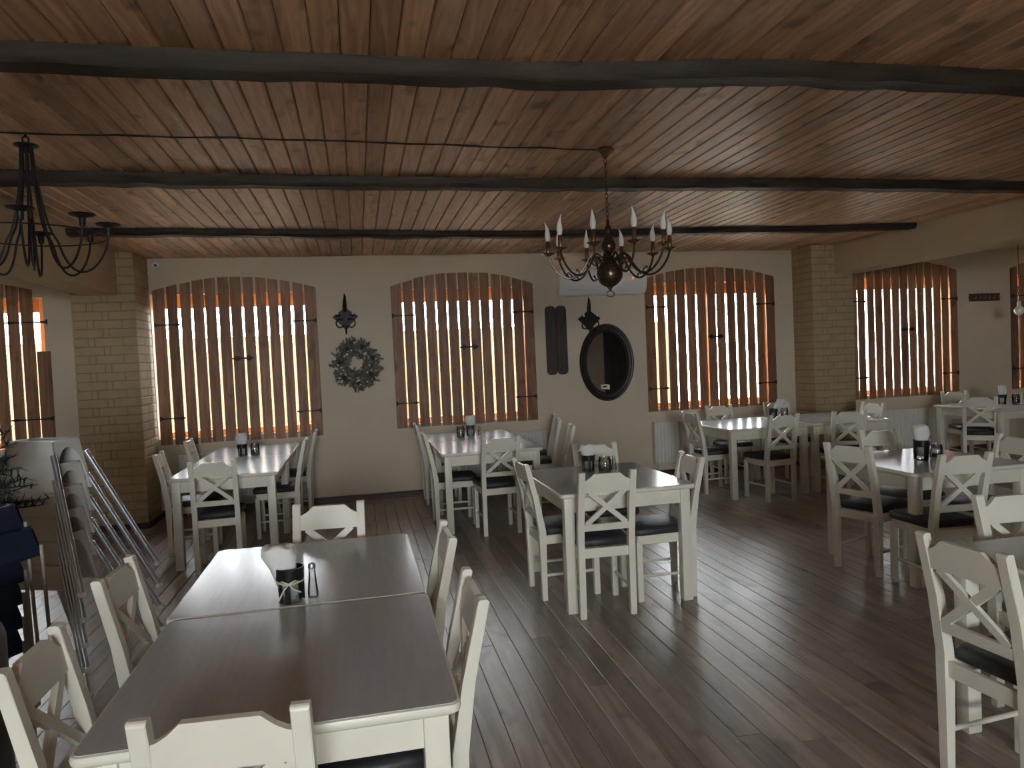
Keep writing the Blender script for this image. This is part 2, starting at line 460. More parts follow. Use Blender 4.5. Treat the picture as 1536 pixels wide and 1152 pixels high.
# skirting on the back wall
bm = B()
for a, b in ((-2.25, 5.81), (6.42, AR)): prism(bm, [(D - .02, 0), (D, 0), (D, .075), (D - .012, .075), (D - .02, .055)], a, b, 'x')
tag(obj('baseboard_back', bm, 'skirting'), 'narrow brown skirting along the window wall', kind='structure')
bm = B(); prism(bm, [(-2.88, 0), (-2.245, 0), (-2.245, .06), (-2.88, .06)], 8.225, 8.25, 'y'); box(bm, -2.255, -2.235, 8.225, D, 0, .06)
tag(obj('baseboard_pillar', bm, 'skirting'), 'narrow brown skirting round the brick pillar foot', kind='structure')

# outside
bm = B(); box(bm, -60, 60, D + WT, 90, -.5, -.3); S('ground_outside', bm, 'ground', 'pale gravel yard outside')
bm = B(); box(bm, -60, 60, -60, YR - WT, -.5, -.3); S('ground_front', bm, 'ground', 'pale gravel yard outside the other front')
bm = B(); box(bm, -14, 6.4, 13.8, 14.0, -.3, 2.24); S('wall_garden', bm, 'garden_wall', 'brown garden wall seen through the shutter gaps')

# ------------------------------------------------------------------ shutters
def arc_z(x, x0, x1, zs, za):
    c = (x0 + x1) / 2; hw = (x1 - x0) / 2
    return zs + (za - zs) * (1 - abs((x - c) / hw) ** 2.1)
def shutter_pair(wi, seed, names, latch=True, broken=False, wide=1.0):
    x0, x1, zb, zs, za = WIN[wi]; r = random.Random(seed)
    n = 13; pitch = (x1 - x0) / n
    gaps = [r.choice((.014, .018, .023, .028, .033)) * wide for _ in range(n)]
    edges = []
    for k in range(n):
        a = x0 + k * pitch + (gaps[k] / 2 if k else 0); b = x0 + (k + 1) * pitch - (gaps[k + 1] / 2 if k < n - 1 else 0)
        edges.append((a, b))
    yf, yb = D - .019, D - .004
    for leaf, (k0, k1) in enumerate(((0, 7), (7, n))):
        root = empty('window_shutter', ((edges[k0][0] + edges[k1 - 1][1]) / 2, D - .015, zb))
        tag(root, names[leaf], 'shutter', 'slatted brown window shutters')
        ox, oz = root.location.x, root.location.z; oy = root.location.y
        for k in range(k0, k1):
            a, b = edges[k]; dz = r.uniform(-.006, .006); dy = r.uniform(-.002, .002)
            ztop = None
            if broken and k == n - 1: ztop = 1.93
            m = 3
            top = [(a + (b - a) * t / m, (arc_z(a + (b - a) * t / m, x0, x1, zs, za) + dz) if ztop is None else ztop) for t in range(m, -1, -1)]
            skew = r.uniform(-.003, .003)
            poly = [(a - ox + skew, zb - oz + dz), (b - ox + skew, zb - oz + dz)] + [(px - ox, pz - oz) for px, pz in top]
            bm = B(); prism(bm, poly, yf - oy + dy, yb - oy + dy, 'y'); obj('slat', bm, 'slat', root)
        # battens behind the slats, hidden behind the wall lap
        for z in (OZ1 + .012, ):
            pass
        # strap hinges on the outer edge
        ex = edges[0][0] if leaf == 0 else edges[n - 1][1]; s = 1 if leaf == 0 else -1
        for z in (zb + .30, zb + 1.36):
            ln = 1.95 * pitch if not broken else 3.0 * pitch
            prof = []
            bm = B()
            for i in range(9):
                t = i / 8; w = .011 - .004 * math.sin(PI * t) + (.007 if i in (0, 7) else 0) - (.006 if i == 8 else 0)
                prof.append((ex + s * (.015 + ln * t) - ox, w))
            poly = [(p, z - oz - w) for p, w in prof] + [(p, z - oz + w) for p, w in prof[::-1]]
            prism(bm, poly, yf - oy - .007, yf - oy - .001, 'y')
            tube(bm, [(ex + s * .012 - ox, yf - oy - .008, z - oz - .028), (ex + s * .012 - ox, yf - oy - .008, z - oz + .028)], .008, 8)
            obj('hinge', bm, 'iron', root)
        if latch and leaf == 0:
            z = zb + .95; xc = edges[k1 - 1][1]
            bm = B()
            box(bm, xc - .13 - ox, xc + .10 - ox, yf - oy - .012, yf - oy - .002, z - oz - .010, z - oz + .010, bev=.002)
            box(bm, xc - .10 - ox, xc - .055 - ox, yf - oy - .018, yf - oy - .002, z - oz - .026, z - oz + .026, bev=.003)
            box(bm, xc + .03 - ox, xc + .075 - ox, yf - oy - .018, yf - oy - .002, z - oz - .026, z - oz + .026, bev=.003)
            tube(bm, [(xc - .015 - ox, yf - oy - .012, z - oz), (xc - .015 - ox, yf - oy - .035, z - oz)], .010, 8)
            obj('latch', bm, 'iron', root)
shutter_pair(0, 11, ('brown slatted shutter leaf at the picture edge in the side aisle', 'brown slatted shutter leaf with a broken slat, behind the high chairs'), broken=True)
shutter_pair(1, 12, ('brown slatted shutter leaf next to the painted brick pillar', 'brown slatted shutter leaf just before the wreath'))
shutter_pair(2, 13, ('brown slatted shutter leaf just after the wreath', 'brown slatted shutter leaf next to the two dark wall boards'))
shutter_pair(3, 14, ('brown slatted shutter leaf next to the oval mirror', 'brown slatted shutter leaf beyond the oval mirror, near the pale brick corner'), wide=1.15)
shutter_pair(4, 15, ('brown slatted shutter leaf in the aisle, next to the brick corner', 'brown slatted shutter leaf next to the coat rack'), wide=1.25)
shutter_pair(5, 16, ('brown slatted shutter leaf behind the hanging bulb', 'brown slatted shutter leaf outside the picture edge'), wide=1.4)

# ------------------------------------------------------------------ tables
TZ = .765
def table(x0, x1, y0, y1, label, group=None):
    w, d = x1 - x0, y1 - y0; hw, hd = w / 2, d / 2
    root = empty('dining_table', ((x0 + x1) / 2, (y0 + y1) / 2, 0)); tag(root, label, 'table', group or 'white dining tables with grey tops')
    def rr(hx, hy, r, n=4):
        p = []
        for cx, cy, a0 in ((hx - r, hy - r, 0), (-hx + r, hy - r, 90), (-hx + r, -hy + r, 180), (hx - r, -hy + r, 270)):
            for i in range(n + 1):
                a = math.radians(a0 + 90 * i / n); p.append((cx + r * math.cos(a), cy + r * math.sin(a)))
        return p
    bm = B(); rings = []
    for off, z in ((.010, TZ - .031), (.002, TZ - .024), (0, TZ - .012), (.003, TZ - .004), (.010, TZ - .0008)):
        rings.append([bm.verts.new((px, py, z)) for px, py in rr(hw - off, hd - off, .028)])
    for a, b in zip(rings, rings[1:]):
        n = len(a)
        for k in range(n): bm.faces.new((a[k], a[(k + 1) % n], b[(k + 1) % n], b[k]))
    bm.faces.new(rings[0][::-1]); bm.faces.new(rings[-1])
    top = obj('table_top', bm, 'white', root, smooth=True)
    bm = B(); prism(bm, rr(hw - .009, hd - .009, .022), TZ - .003, TZ, 'z'); tag(obj('top_surface', bm, 'grey_top', top), 'grey painted surface')
    ia, th = .045, .02
    for a in ((-hw + ia + .05, hw - ia - .05, -hd + ia, -hd + ia + th), (-hw + ia + .05, hw - ia - .05, hd - ia - th, hd - ia),
              (-hw + ia, -hw + ia + th, -hd + ia + .05, hd - ia - .05), (hw - ia - th, hw - ia, -hd + ia + .05, hd - ia - .05)):
        bm = B(); box(bm, a[0], a[1], a[2], a[3], TZ - .125, TZ - .030, bev=.002); obj('apron', bm, 'white', root)
    for sx in (-1, 1):
        for sy in (-1, 1):
            cx, cy = sx * (hw - .064), sy * (hd - .064)
            bm = B(); vs = box(bm, cx - .033, cx + .033, cy - .033, cy + .033, 0, TZ - .030, bev=.008, seg=2)
            obj('leg', bm, 'white', root, smooth=True)
    return root
table(-.69, .212, 1.77, 2.672, 'white table with grey top closest to the viewer, chair tucked in at its end')
table(-.705, .205, 2.676, 3.655, 'white table with grey top joined behind the closest one, napkins at its edge')
table(-1.575, -.70, 6.28, 7.46, 'white table next to the brick pillar, half towards the viewer')
table(-1.575, -.70, 7.464, 8.64, 'white table next to the brick pillar, half against the wreath window wall')
table(.71, 1.69, 6.64, 7.64, 'white table below the shutters between wreath and mirror, half towards the viewer')
table(.71, 1.69, 7.644, 8.66, 'white table below the shutters between wreath and mirror, half against the wall')
table(1.18, 2.09, 4.27, 5.35, 'single white table with grey top in the middle of the floor')
table(3.82, 4.80, 6.98, 8.08, 'white table before the radiator under the shutters beyond the mirror')
table(4.812, 5.80, 6.98, 8.08, 'white table joined on towards the pale brick pillar')
table(3.46, 4.42, 3.98, 4.95, 'white table with striped reflections, standing before the aisle radiator')
table(7.40, 8.55, 7.10, 8.15, 'far white table below the coat rack')
table(2.335, 3.40, 1.50, 2.55, 'grey topped table cut by the picture edge beside the nearest right chair')

# ------------------------------------------------------------------ chairs
CH = .92
def lean(z):
    return -.19 - max(0, z - .43) / (CH - .43) * .090
def shear(co):
    return Vector((co.x, co.y + lean(co.z), co.z))
def make_chair():
    root = empty('dining_chair')
    for s in (-1, 1):
        bm = B()
        prof = [(-.207, 0), (-.173, 0), (-.166, .40), (-.166, .47), (-.205, .68), (-.262, CH - .006), (-.268, CH), (-.290, CH), (-.297, CH - .008), (-.243, .68), (-.214, .47), (-.213, .38)]
        xa, xb = (.141, .181) if s > 0 else (-.181, -.141)
        prism(bm, prof, xa, xb, 'x')
        bmesh.ops.bevel(bm, geom=[e for e in bm.edges if e.calc_length() > .03], offset=.003, segments=1, affect='EDGES')
        obj('back_post', bm, 'white', root)
    for s in (-1, 1):
        bm = B(); cx = s * .165
        box(bm, cx - .019, cx + .019, .160, .200, 0, .40, bev=.004); obj('leg', bm, 'white', root)
    bm = B()
    box(bm, -.142, .142, -.200, -.178, .375, .435, bev=.002); box(bm, -.148, .148, .168, .192, .375, .435, bev=.002)
    for s in (-1, 1):
        a, b = (.150, .172) if s > 0 else (-.172, -.150)
        box(bm, a, b, -.17, .19, .375, .435, bev=.002)
    obj('seat_frame', bm, 'white', root)
    bm = B()
    pts = [(-.140, -.165), (.140, -.165), (.165, -.14), (.195, .17), (.18, .208), (.15, .222), (-.15, .222), (-.18, .208), (-.195, .17), (-.165, -.14)]
    rings = []
    for k, z in ((.97, .436), (1.0, .446), (1.0, .468), (.97, .480), (.90, .487)):
        rings.append([bm.verts.new((px * k, (py - .03) * k + .03, z)) for px, py in pts])
    for a, b in zip(rings, rings[1:]):
        for i in range(len(a)): bm.faces.new((a[i], a[(i + 1) % len(a)], b[(i + 1) % len(a)], b[i]))
    bm.faces.new(rings[0][::-1]); bm.faces.new(rings[-1])
    tag(obj('seat_cushion', bm, 'cushion', root, smooth=True), 'dark grey padded seat')
    t = .011
    right = [(.146, .790), (.146, .862), (.128, .868), (.108, .880), (.092, .894), (.080, .905)]
    poly = right + [(-a, b) for a, b in right[::-1]]
    bm = B(); prism(bm, poly, -t, t, 'y', shear); obj('top_rail', bm, 'white', root)
    bm = B(); prism(bm, [(-.146, .548), (.146, .548), (.146, .590), (-.146, .590)], -t, t, 'y', shear); obj('lower_rail', bm, 'white', root)
    for s in (-1, 1):
        a = Vector((-.128 * s, .588)); b = Vector((.112 * s, .794)); dv = (b - a).normalized(); nv = Vector((-dv.y, dv.x)) * .0155
        bm = B(); prism(bm, [tuple(a - nv), tuple(b - nv), tuple(b + nv), tuple(a + nv)], -.009 + .001 * s, .009 + .001 * s, 'y', shear)
        obj('cross_bar', bm, 'white', root)
    for s in (-1, 1):
        bm = B(); tube(bm, [(s * .160, -.19, .165), (s * .163, .18, .165)], .010, 8); obj('stretcher', bm, 'white', root, smooth=True)
    return root
proto = make_chair(); used = [False]
def chair(tx, ty, deg, label):
    """tx, ty: middle of the backrest's top; deg: turn from facing the window wall"""
    c = proto if not used[0] else copy_tree(proto)
    used[0] = True
    a = math.radians(deg); fx, fy = -math.sin(a), math.cos(a)
    c.location = (tx + fx * .28, ty + fy * .28, 0); c.rotation_euler = (0, 0, a)
    tag(c, label, 'chair', 'white cross-back dining chairs')
    return c
CHAIRS = [
 # closest table
 (-.315, 1.565, -4, 'white cross-back chair at the end of the closest table, back to the viewer'),
 (-.885, 2.11, -90, 'white cross-back chair in front of the dark armchair at the closest table'),
 (-.915, 2.88, -92, 'white cross-back chair at the closest table, before the stacked white high chairs'),
 (.325, 2.24, 90, 'white cross-back chair tucked side-on at the closest table, nearer of two'),
 (.335, 3.01, 90, 'white cross-back chair tucked side-on at the closest table, farther of two'),
 (-.185, 3.83, 176, 'white cross-back chair at the far end of the closest joined tables'),
 # pillar table
 (-1.80, 6.98, -86, 'white cross-back chair at the pillar table, in front of the brick pillar'),
 (-1.80, 8.16, -88, 'white cross-back chair at the pillar table, between pillar and window wall'),
 (-1.17, 6.06, 4, 'white cross-back chair at the end of the pillar table, back to the viewer'),
 (-.545, 7.38, 90, 'white chair tucked side-on at the pillar table, seat showing behind the table leg'),
 (-.50, 8.33, 90, 'white chair side-on at the pillar table, below the wreath, against the wall'),
 # middle window table
 (.60, 7.20, -90, 'white chair side-on at the wreath window table, nearer of the two on its wreath side'),
 (.61, 8.36, -90, 'white chair side-on at the wreath window table, farther of the two on its wreath side'),
 (1.235, 6.41, 2, 'white cross-back chair at the end of the middle window table, back to the viewer'),
 (2.30, 8.42, 76, 'white cross-back chair beside the middle window table, closest to the wall of three'),
 (2.20, 7.86, 78, 'white cross-back chair beside the middle window table, middle of three'),
 (2.12, 7.10, 80, 'white cross-back chair beside the middle window table, closest to the viewer of three'),
 # single table
 (1.045, 4.78, -88, 'white cross-back chair at the single table, side towards the middle window'),
 (1.435, 4.11, -2, 'white cross-back chair at the single middle table, back to the viewer'),
 (1.81, 5.47, 178, 'white cross-back chair across the single table, behind the dark napkin glass'),
 (2.19, 4.53, 88, 'white chair with the back turned to the open floor, at the single table'),
 # pair before the radiator
 (3.665, 7.60, -88, 'white cross-back chair before the exposed radiator under the mirror side window'),
 (4.44, 8.38, 180, 'white cross-back chair against the radiator wall, nearer the mirror'),
 (5.25, 8.38, 180, 'white cross-back chair against the radiator wall, behind the napkin glass'),
 (4.29, 6.70, 4, 'white cross-back chair before the radiator tables, back to the viewer, nearer the mirror'),
 (5.03, 6.66, -14, 'white cross-back chair before the radiator tables, back to the viewer, nearer the brick pillar'),
 (5.93, 7.42, 92, 'white cross-back chair at the pillar end of the radiator tables'),
 # striped reflection table
 (3.315, 4.43, -72, 'white cross-back chair at the striped reflection table, beside the open floor'),
 (3.61, 3.72, -4, 'white cross-back chair at the striped reflection table, back to the viewer'),
 (4.08, 5.06, 178, 'white cross-back chair across the striped reflection table, before the aisle radiator'),
 (4.53, 4.22, 84, 'white cross-back chair at the striped reflection table, cut by the picture edge'),
 # coat rack table
 (7.88, 8.29, 166, 'far white cross-back chair between the coat rack table and the window wall'),
 (7.30, 7.30, -44, 'far white cross-back chair at the coat rack table, back to the viewer'),
 # picture edge table
 (2.00, 2.09, -86, 'nearest white cross-back chair standing on the open floor at the picture edge table'),
 (2.84, 2.70, 178, 'white cross-back chair across the picture edge table, facing the viewer'),
]
for c in CHAIRS: chair(*c)

# ------------------------------------------------------------------ things on the tables
def bow_mesh(r, h):
    bm = B()
    for s in (-1, 1):
        tube(bm, [(0, -r - .006, h * .62), (s * .024, -r - .008, h * .72), (s * .036, -r * .8, h * .66), (s * .016, -r - .008, h * .60), (0, -r - .006, h * .62)], .003, 6)
        tube(bm, [(0, -r - .006, h * .62), (s * .018, -r - .008, h * .46), (s * .04, -r * .9, h * (.34 if s > 0 else .12))], .003, 6)
    tube(bm, [(r * 1.03 * math.cos(t * PI / 8), r * 1.03 * math.sin(t * PI / 8), h * .62) for t in range(17)], .003, 6)
    return bm
def napkin_glass(x, y, label, dark=True, h=.12, r=.046, tilt=.0, nh=.11, bow=False):
    root = empty('napkin_holder', (x, y, TZ)); tag(root, label, 'napkin holder', 'glasses with paper napkins')
    bm = B(); lathe(bm, [(r * .86, 0), (r * .88, .004), (r, h), (r * .94, h), (r * .82, .008), (0.001, .008)], 20); obj('glass', bm, 'jar_glass', root, smooth=True)
    bm = B(); lathe(bm, [(r * 1.02, h * .68), (r * 1.06, h * .68), (r * 1.10, h * 1.03), (r * 1.03, h * 1.03)], 20, cap=False)
    n = 20
    obj('dark_band', bm, 'black_plastic', root, smooth=True)
    for k in range(3):
        a = 2 * PI * k / 3 + .4
        bm = B(); box(bm, r * .92, r * 1.05, -.010, .010, .002, h * .70, Matrix.Rotation(a, 4, 'Z'), bev=.002); obj('dark_rib', bm, 'black_plastic', root)
    bm = B(); pts = 14
    rings = []
    for z, k in ((h * .2, .62), (h, .92), (h + nh * .55, 1.18), (h + nh * .9, 1.05), (h + nh, .7)):
        rg = []
        for i in range(pts):
            a = 2 * PI * i / pts; wob = 1 + (.10 * math.sin(5 * a + z * 60) if z > h else 0)
            rg.append(bm.verts.new((r * k * wob * math.cos(a) * 1.08 - tilt * (z - h * .2), r * k * wob * .72 * math.sin(a), z + (.006 * math.sin(3 * a) if z > h else 0))))
        rings.append(rg)
    for a, b in zip(rings, rings[1:]):
        for i in range(pts): bm.faces.new((a[i], a[(i + 1) % pts], b[(i + 1) % pts], b[i]))
    bm.faces.new(rings[0][::-1]); bm.faces.new(rings[-1])
    obj('napkins', bm, 'napkin', root, smooth=True)
    if bow: obj('twine_bow', bow_mesh(r, h), 'twine', root, smooth=True)
    return root
def jar(x, y, label, h=.125, r=.044, fill=.5):
    root = empty('glass_jar', (x, y, TZ)); tag(root, label, 'jar', 'small glass jars on the tables')
    bm = B(); lathe(bm, [(r * .9, 0), (r, .006), (r, h * .8), (r * .86, h * .9), (r * .9, h), (r * .82, h), (r * .78, h * .9), (r * .93, h * .78), (r * .93, .01), (.001, .01)], 20); obj('glass', bm, 'jar_glass', root, smooth=True)
    bm = B(); lathe(bm, [(r * .90, .011), (r * .91, .012), (r * .91, h * fill), (r * .2, h * fill * 1.08)], 16); obj('contents', bm, 'spice', root, smooth=True)
    return root
def shaker(x, y, label, h=.13, r=.015):
    root = empty('salt_shaker', (x, y, TZ)); tag(root, label, 'shaker', 'small shakers on the tables')
    bm = B(); lathe(bm, [(r * 1.25, 0), (r * 1.3, .02), (r * .95, h * .55), (r * .8, h * .82), (r * .85, h * .84)], 16); obj('glass', bm, 'jar_glass', root, smooth=True)
    bm = B(); lathe(bm, [(r * .88, h * .84), (r * .95, h * .9), (r * .8, h * .97), (r * .3, h)], 16); obj('lid', bm, 'alu', root, smooth=True)
    return root
napkin_glass(-.285, 2.745, 'black banded napkin glass tied with a twine bow on the closest tables', h=.125, r=.048, tilt=.22, nh=.085, bow=True)
shaker(-.207, 2.765, 'slim shaker standing beside the bow-tied napkin glass')
napkin_glass(-1.18, 7.62, 'napkin glass on the table next to the brick pillar')
jar(-1.055, 7.60, 'glass jar on the table next to the brick pillar')
jar(1.09, 8.03, 'glass jar on the wreath window table')
napkin_glass(1.215, 8.10, 'napkin glass on the wreath window table')
shaker(1.315, 8.11, 'slim shaker on the wreath window table')
napkin_glass(1.625, 5.06, 'dark banded napkin glass on the single middle table', nh=.085)
jar(1.735, 5.02, 'glass jar on the single middle table', h=.105, r=.048, fill=.3)
shaker(1.81, 5.03, 'slim shaker on the single middle table', h=.11)
napkin_glass(4.83, 7.76, 'napkin glass with tilted napkins on the radiator tables', tilt=-.55)
jar(4.965, 7.75, 'glass jar on the radiator tables', fill=.25)
napkin_glass(3.925, 4.43, 'tall napkin glass on the striped reflection table', h=.14, r=.05, nh=.11)
jar(4.055, 4.44, 'glass jar on the striped reflection table', h=.10, fill=.4)
napkin_glass(8.00, 7.66, 'napkin glass on the far coat rack table', nh=.12)
jar(8.12, 7.58, 'glass jar on the far coat rack table', fill=.6)
bm = B()
prism(bm, [(-.06, 0), (.05, 0), (.0, .15)], -.002, .002, 'y'); box(bm, -.06, .05, -.05, .05, 0, .003)
tag(obj('menu_card', bm, 'paper', None, (8.20, 7.56, TZ), rot=(0, 0, .5)), 'small white standing card on the far coat rack table', 'card')

# ------------------------------------------------------------------ radiators
def radiator(x0, x1, z0, z1, label):
    root = empty('radiator', ((x0 + x1) / 2, D - .07, z0)); tag(root, label, 'radiator', 'white panel radiators under the windows')
    hw = (x1 - x0) / 2; h = z1 - z0
    poly = []; n = int((x1 - x0) / .045); p = (x1 - x0) / n
    front = []
    for k in range(n):
        a = -hw + k * p
        front += [(a, -.040), (a + p * .16, -.040), (a + p * .30, -.028), (a + p * .70, -.028), (a + p * .84, -.040)]
    front += [(hw, -.040)]
    bm = B(); prism(bm, front + [(hw, -.022), (-hw, -.022)], 0.012, h - .012, 'z'); obj('front_panel', bm, 'radiator', root)
    bm = B(); box(bm, -hw, hw, .012, .028, .012, h - .012, bev=.003); obj('back_panel', bm, 'radiator', root)
    for s in (-1, 1):
        bm = B(); box(bm, s * hw - .006, s * hw + .006, -.044, .03, .004, h, bev=.003); obj('side_cover', bm, 'radiator', root)
    bm = B()
    box(bm, -hw, hw, -.044, -.036, h - .012, h, bev=.001); box(bm, -hw, hw, .022, .03, h - .012, h)
    for k in range(int((x1 - x0) / .03)):
        xx = -hw + .01 + k * .03; box(bm, xx, xx + .012, -.036, .022, h - .010, h - .004)
    obj('top_grille', bm, 'radiator', root)
    bm = B()
    for s in (-1, 1): box(bm, s * hw * .6 - .015, s * hw * .6 + .015, .028, .07, .08, h - .08)
    obj('wall_bracket', bm, 'radiator', root)
    bm = B(); tube(bm, [(-hw + .05, 0, .012), (-hw + .05, 0, -z0)], .008, 8); obj('pipe', bm, 'radiator', root, smooth=True)
    return root
radiator(-2.02, -.72, .17, .70, 'white radiator behind the table next to the brick pillar')
radiator(.72, 2.26, .17, .70, 'white radiator behind the middle window table')
radiator(3.705, 5.45, .17, .715, 'white ribbed radiator under the shutters beyond the oval mirror')
radiator(6.80, 8.20, .14, .67, 'white ribbed radiator in the aisle under the coat rack side shutters')

# ------------------------------------------------------------------ things on the window wall
# air conditioner
root = empty('air_conditioner', (3.065, D, 2.37)); tag(root, 'white wall air conditioner behind the brass chandelier', 'air conditioner')
prof = [(-.005, .0), (-.12, .02), (-.175, .085), (-.19, .16), (-.19, .28), (-.165, .318), (-.005, .325)]
bm = B(); prism(bm, prof, -.555, .555, 'x'); bmesh.ops.bevel(bm, geom=bm.edges[:], offset=.006, segments=2, affect='EDGES'); obj('housing', bm, 'acwhite', root, smooth=True)
bm = B(); prism(bm, [(-.124, .019), (-.179, .084), (-.183, .080), (-.128, .013)], -.47, .47, 'x'); obj('air_flap', bm, 'acwhite', root)
for s in (-1, 1):
    bm = B(); prism(bm, [(-.01, .012), (-.115, .026), (-.168, .088), (-.183, .16), (-.183, .275), (-.16, .31), (-.01, .316)], s * .553, s * .575, 'x'); obj('end_cover', bm, 'acwhite', root)
bm = B(); bmesh.ops.create_uvsphere(bm, u_segments=12, v_segments=8, radius=.012, matrix=Matrix.Translation((.385, -.191, .20)))
tag(obj('indicator_light', bm, 'led', root, smooth=True), 'small red glowing dot')
# dark wall boards
for i, (xc, lab) in enumerate(((2.395, 'long dark wooden board with rounded corners, on the shutter side of the pair'), (2.533, 'long dark wooden board with rounded corners, on the mirror side of the pair'))):
    root = empty('wall_board', (xc, D, 1.395)); tag(root, lab, 'wall board', 'pair of dark boards hung on the wall')
    hw, h, r = .067, .865, .045; poly = []
    for cx, cz, a0 in ((hw - r, h - r, 0), (-hw + r, h - r, 90), (-hw + r, r, 180), (hw - r, r, 270)):
        for k in range(6):
            a = math.radians(a0 + 18 * k); poly.append((cx + r * math.cos(a), cz + r * math.sin(a)))
    bm = B(); prism(bm, poly, -.032, -.002, 'y'); bmesh.ops.bevel(bm, geom=[e for e in bm.edges if abs(e.verts[0].co.y - e.verts[1].co.y) < .001], offset=.008, segments=2, affect='EDGES')
    obj('panel', bm, 'board_dark', root, smooth=True)
    bm = B(); bmesh.ops.create_uvsphere(bm, u_segments=10, v_segments=6, radius=.010, matrix=Matrix.Translation((0, -.034, h * .71))); obj('screw_cap', bm, 'iron', root, smooth=True)
# oval mirror
root = empty('oval_mirror', (3.122, D, 1.52)); tag(root, 'oval wall mirror in a dark carved frame', 'mirror')
def oval(a, b, n=56): return [(a * math.cos(2 * PI * k / n), b * math.sin(2 * PI * k / n)) for k in range(n)]
bm = B(); rings = []
for a, b, y in ((.355, .485, -.004), (.368, .496, -.022), (.352, .480, -.044), (.330, .456, -.036), (.315, .440, -.050), (.292, .415, -.046), (.276, .398, -.026), (.268, .390, -.012)):
    rings.append([bm.verts.new((x, y, z)) for x, z in oval(a, b)])
for a, b in zip(rings, rings[1:]):
    for k in range(56): bm.faces.new((a[k], a[(k + 1) % 56], b[(k + 1) % 56], b[k]))
fr = obj('frame', bm, 'mirror_frame', root, smooth=True)
bm = B()
for k in range(-2, 3):
    bmesh.ops.create_uvsphere(bm, u_segments=10, v_segments=6, radius=.030 - .004 * abs(k), matrix=Matrix.Translation((.045 * k, -.040, .455 - .012 * abs(k))))
obj('crest', bm, 'mirror_frame', fr, smooth=True)
bm = B(); vs = [bm.verts.new((x, -.012, z)) for x, z in oval(.272, .394)]; bm.faces.new(vs); vs2 = [bm.verts.new((x, -.004, z)) for x, z in oval(.272, .394)]; bm.faces.new(vs2)
for k in range(56): bm.faces.new((vs[k], vs2[k], vs2[(k + 1) % 56], vs[(k + 1) % 56]))
obj('mirror_glass', bm, 'mirror', root)
cardr = empty('reflection_card', (3.075, D - .055, 1.185)); tag(cardr, 'small white card added to stand for a sign reflected in the oval mirror', 'card')  # added card, stands for a sign reflected in the mirror
bm = B(); prism(bm, [(-.055, .0), (.055, -.012), (.058, .045), (.035, .055), (-.055, .052)], -.002, .002, 'y'); obj('card_sheet', bm, 'paper', cardr)
bm = B(); box(bm, -.040, .020, -.0035, -.002, .018, .040); obj('printed_block', bm, 'ink', cardr)
# sconces
def sconce(x, z, label):
    root = empty('wall_sconce', (x, D, z)); tag(root, label, 'wall lamp', 'black iron wall sconces')
    bm = B(); prism(bm, [(-.15, .0), (-.075, .055), (-.03, .09), (.03, .09), (.075, .055), (.15, .0), (.06, -.085), (.02, -.14), (-.02, -.14), (-.06, -.085)], -.03, -.003, 'y'); obj('back_plate', bm, 'iron', root)
    bm = B(); tube(bm, [(0, -.02, .06), (-.004, -.035, .12), (0, -.04, .18), (.004, -.03, .24), (0, -.02, .275)], [.026, .026, .021, .014, .004], 8); obj('finial', bm, 'iron', root, smooth=True)
    for s in (-1, 1):
        pts = [(s * .01, -.03, -.10)]
        for k in range(13):
            t = k / 12; a = -PI / 2 + s * 0 + t * PI * 1.25
            pts.append((s * (.062 + .048 * math.cos(a)), -.05 - .05 * t, -.078 + .050 * math.sin(a)))
        arm = B(); tube(arm, pts, .0075, 7); ar = obj('arm', arm, 'iron', root, smooth=True)
        bm = B(); lathe(bm, [(.012, -.005), (.032, .008), (.036, .014), (.010, .014)], 14, (s * .088, -.075, .008)); obj('drip_pan', bm, 'iron', ar, smooth=True)
        bm = B(); lathe(bm, [(.011, .012), (.011, .055), (.008, .058)], 12, (s * .088, -.075, .008)); obj('candle_sleeve', bm, 'bulb', ar, smooth=True)
    bm = B(); tube(bm, [(0, -.035, -.12), (0, -.04, -.19), (0, -.035, -.215)], [.012, .010, .003], 8); obj('drop', bm, 'iron', root, smooth=True)
sconce(-.118, 2.205, 'black iron wall sconce above the wreath')
sconce(2.905, 2.085, 'black iron wall sconce above the oval mirror')
# wreath
root = empty('wreath', (-.018, D, 1.635)); tag(root, 'frosted fir wreath with small glint-white beads under the sconce', 'wreath')
bm = B(); rw = random.Random(5)
tube(bm, [((.195 + .015 * math.sin(k * 1.7)) * math.cos(2 * PI * k / 36), -.04, (.215 + .015 * math.cos(k * 2.3)) * math.sin(2 * PI * k / 36)) for k in range(37)], .016, 8, cap=False)
for k in range(430):
    a = rw.uniform(0, 2 * PI); q = rw.uniform(-.9, .9); rr = rw.uniform(.10, .25)
    o0 = Vector((rr * math.cos(a), -.045 - rw.random() * .04, rr * 1.08 * math.sin(a)))
    dv = Vector((math.cos(a + q) * rw.choice((1, 1, 1, -.55)), rw.uniform(-.5, .05), math.sin(a + q))).normalized(); ln = rw.uniform(.05, .095)
    if rr < .145: dv = Vector((-dv.z, dv.y, dv.x))
    for t in range(13):
        c = o0 + dv * ln * t / 13
        for sg in (-1, 1):
            nd = (dv * .8 + dv.cross(Vector((0, 1, 0))) * sg + Vector((0, rw.uniform(-.6, .3), 0))).normalized(); e = c + nd * .020
            e.y = min(e.y, -.004); side = nd.cross(Vector((0, 1, 0))).normalized() * .0028
            bm.faces.new([bm.verts.new(c - side), bm.verts.new(c + side), bm.verts.new(e)])
tag(obj('fir_sprays', bm, 'wreath', root), kind='stuff')
for k in range(26):
    a = rw.uniform(0, 2 * PI); rr = rw.uniform(.15, .27)
    bm = B(); bmesh.ops.create_uvsphere(bm, u_segments=8, v_segments=6, radius=.011); obj('bead', bm, 'bead', root, (rr * math.cos(a), -.105, rr * 1.05 * math.sin(a)), smooth=True)
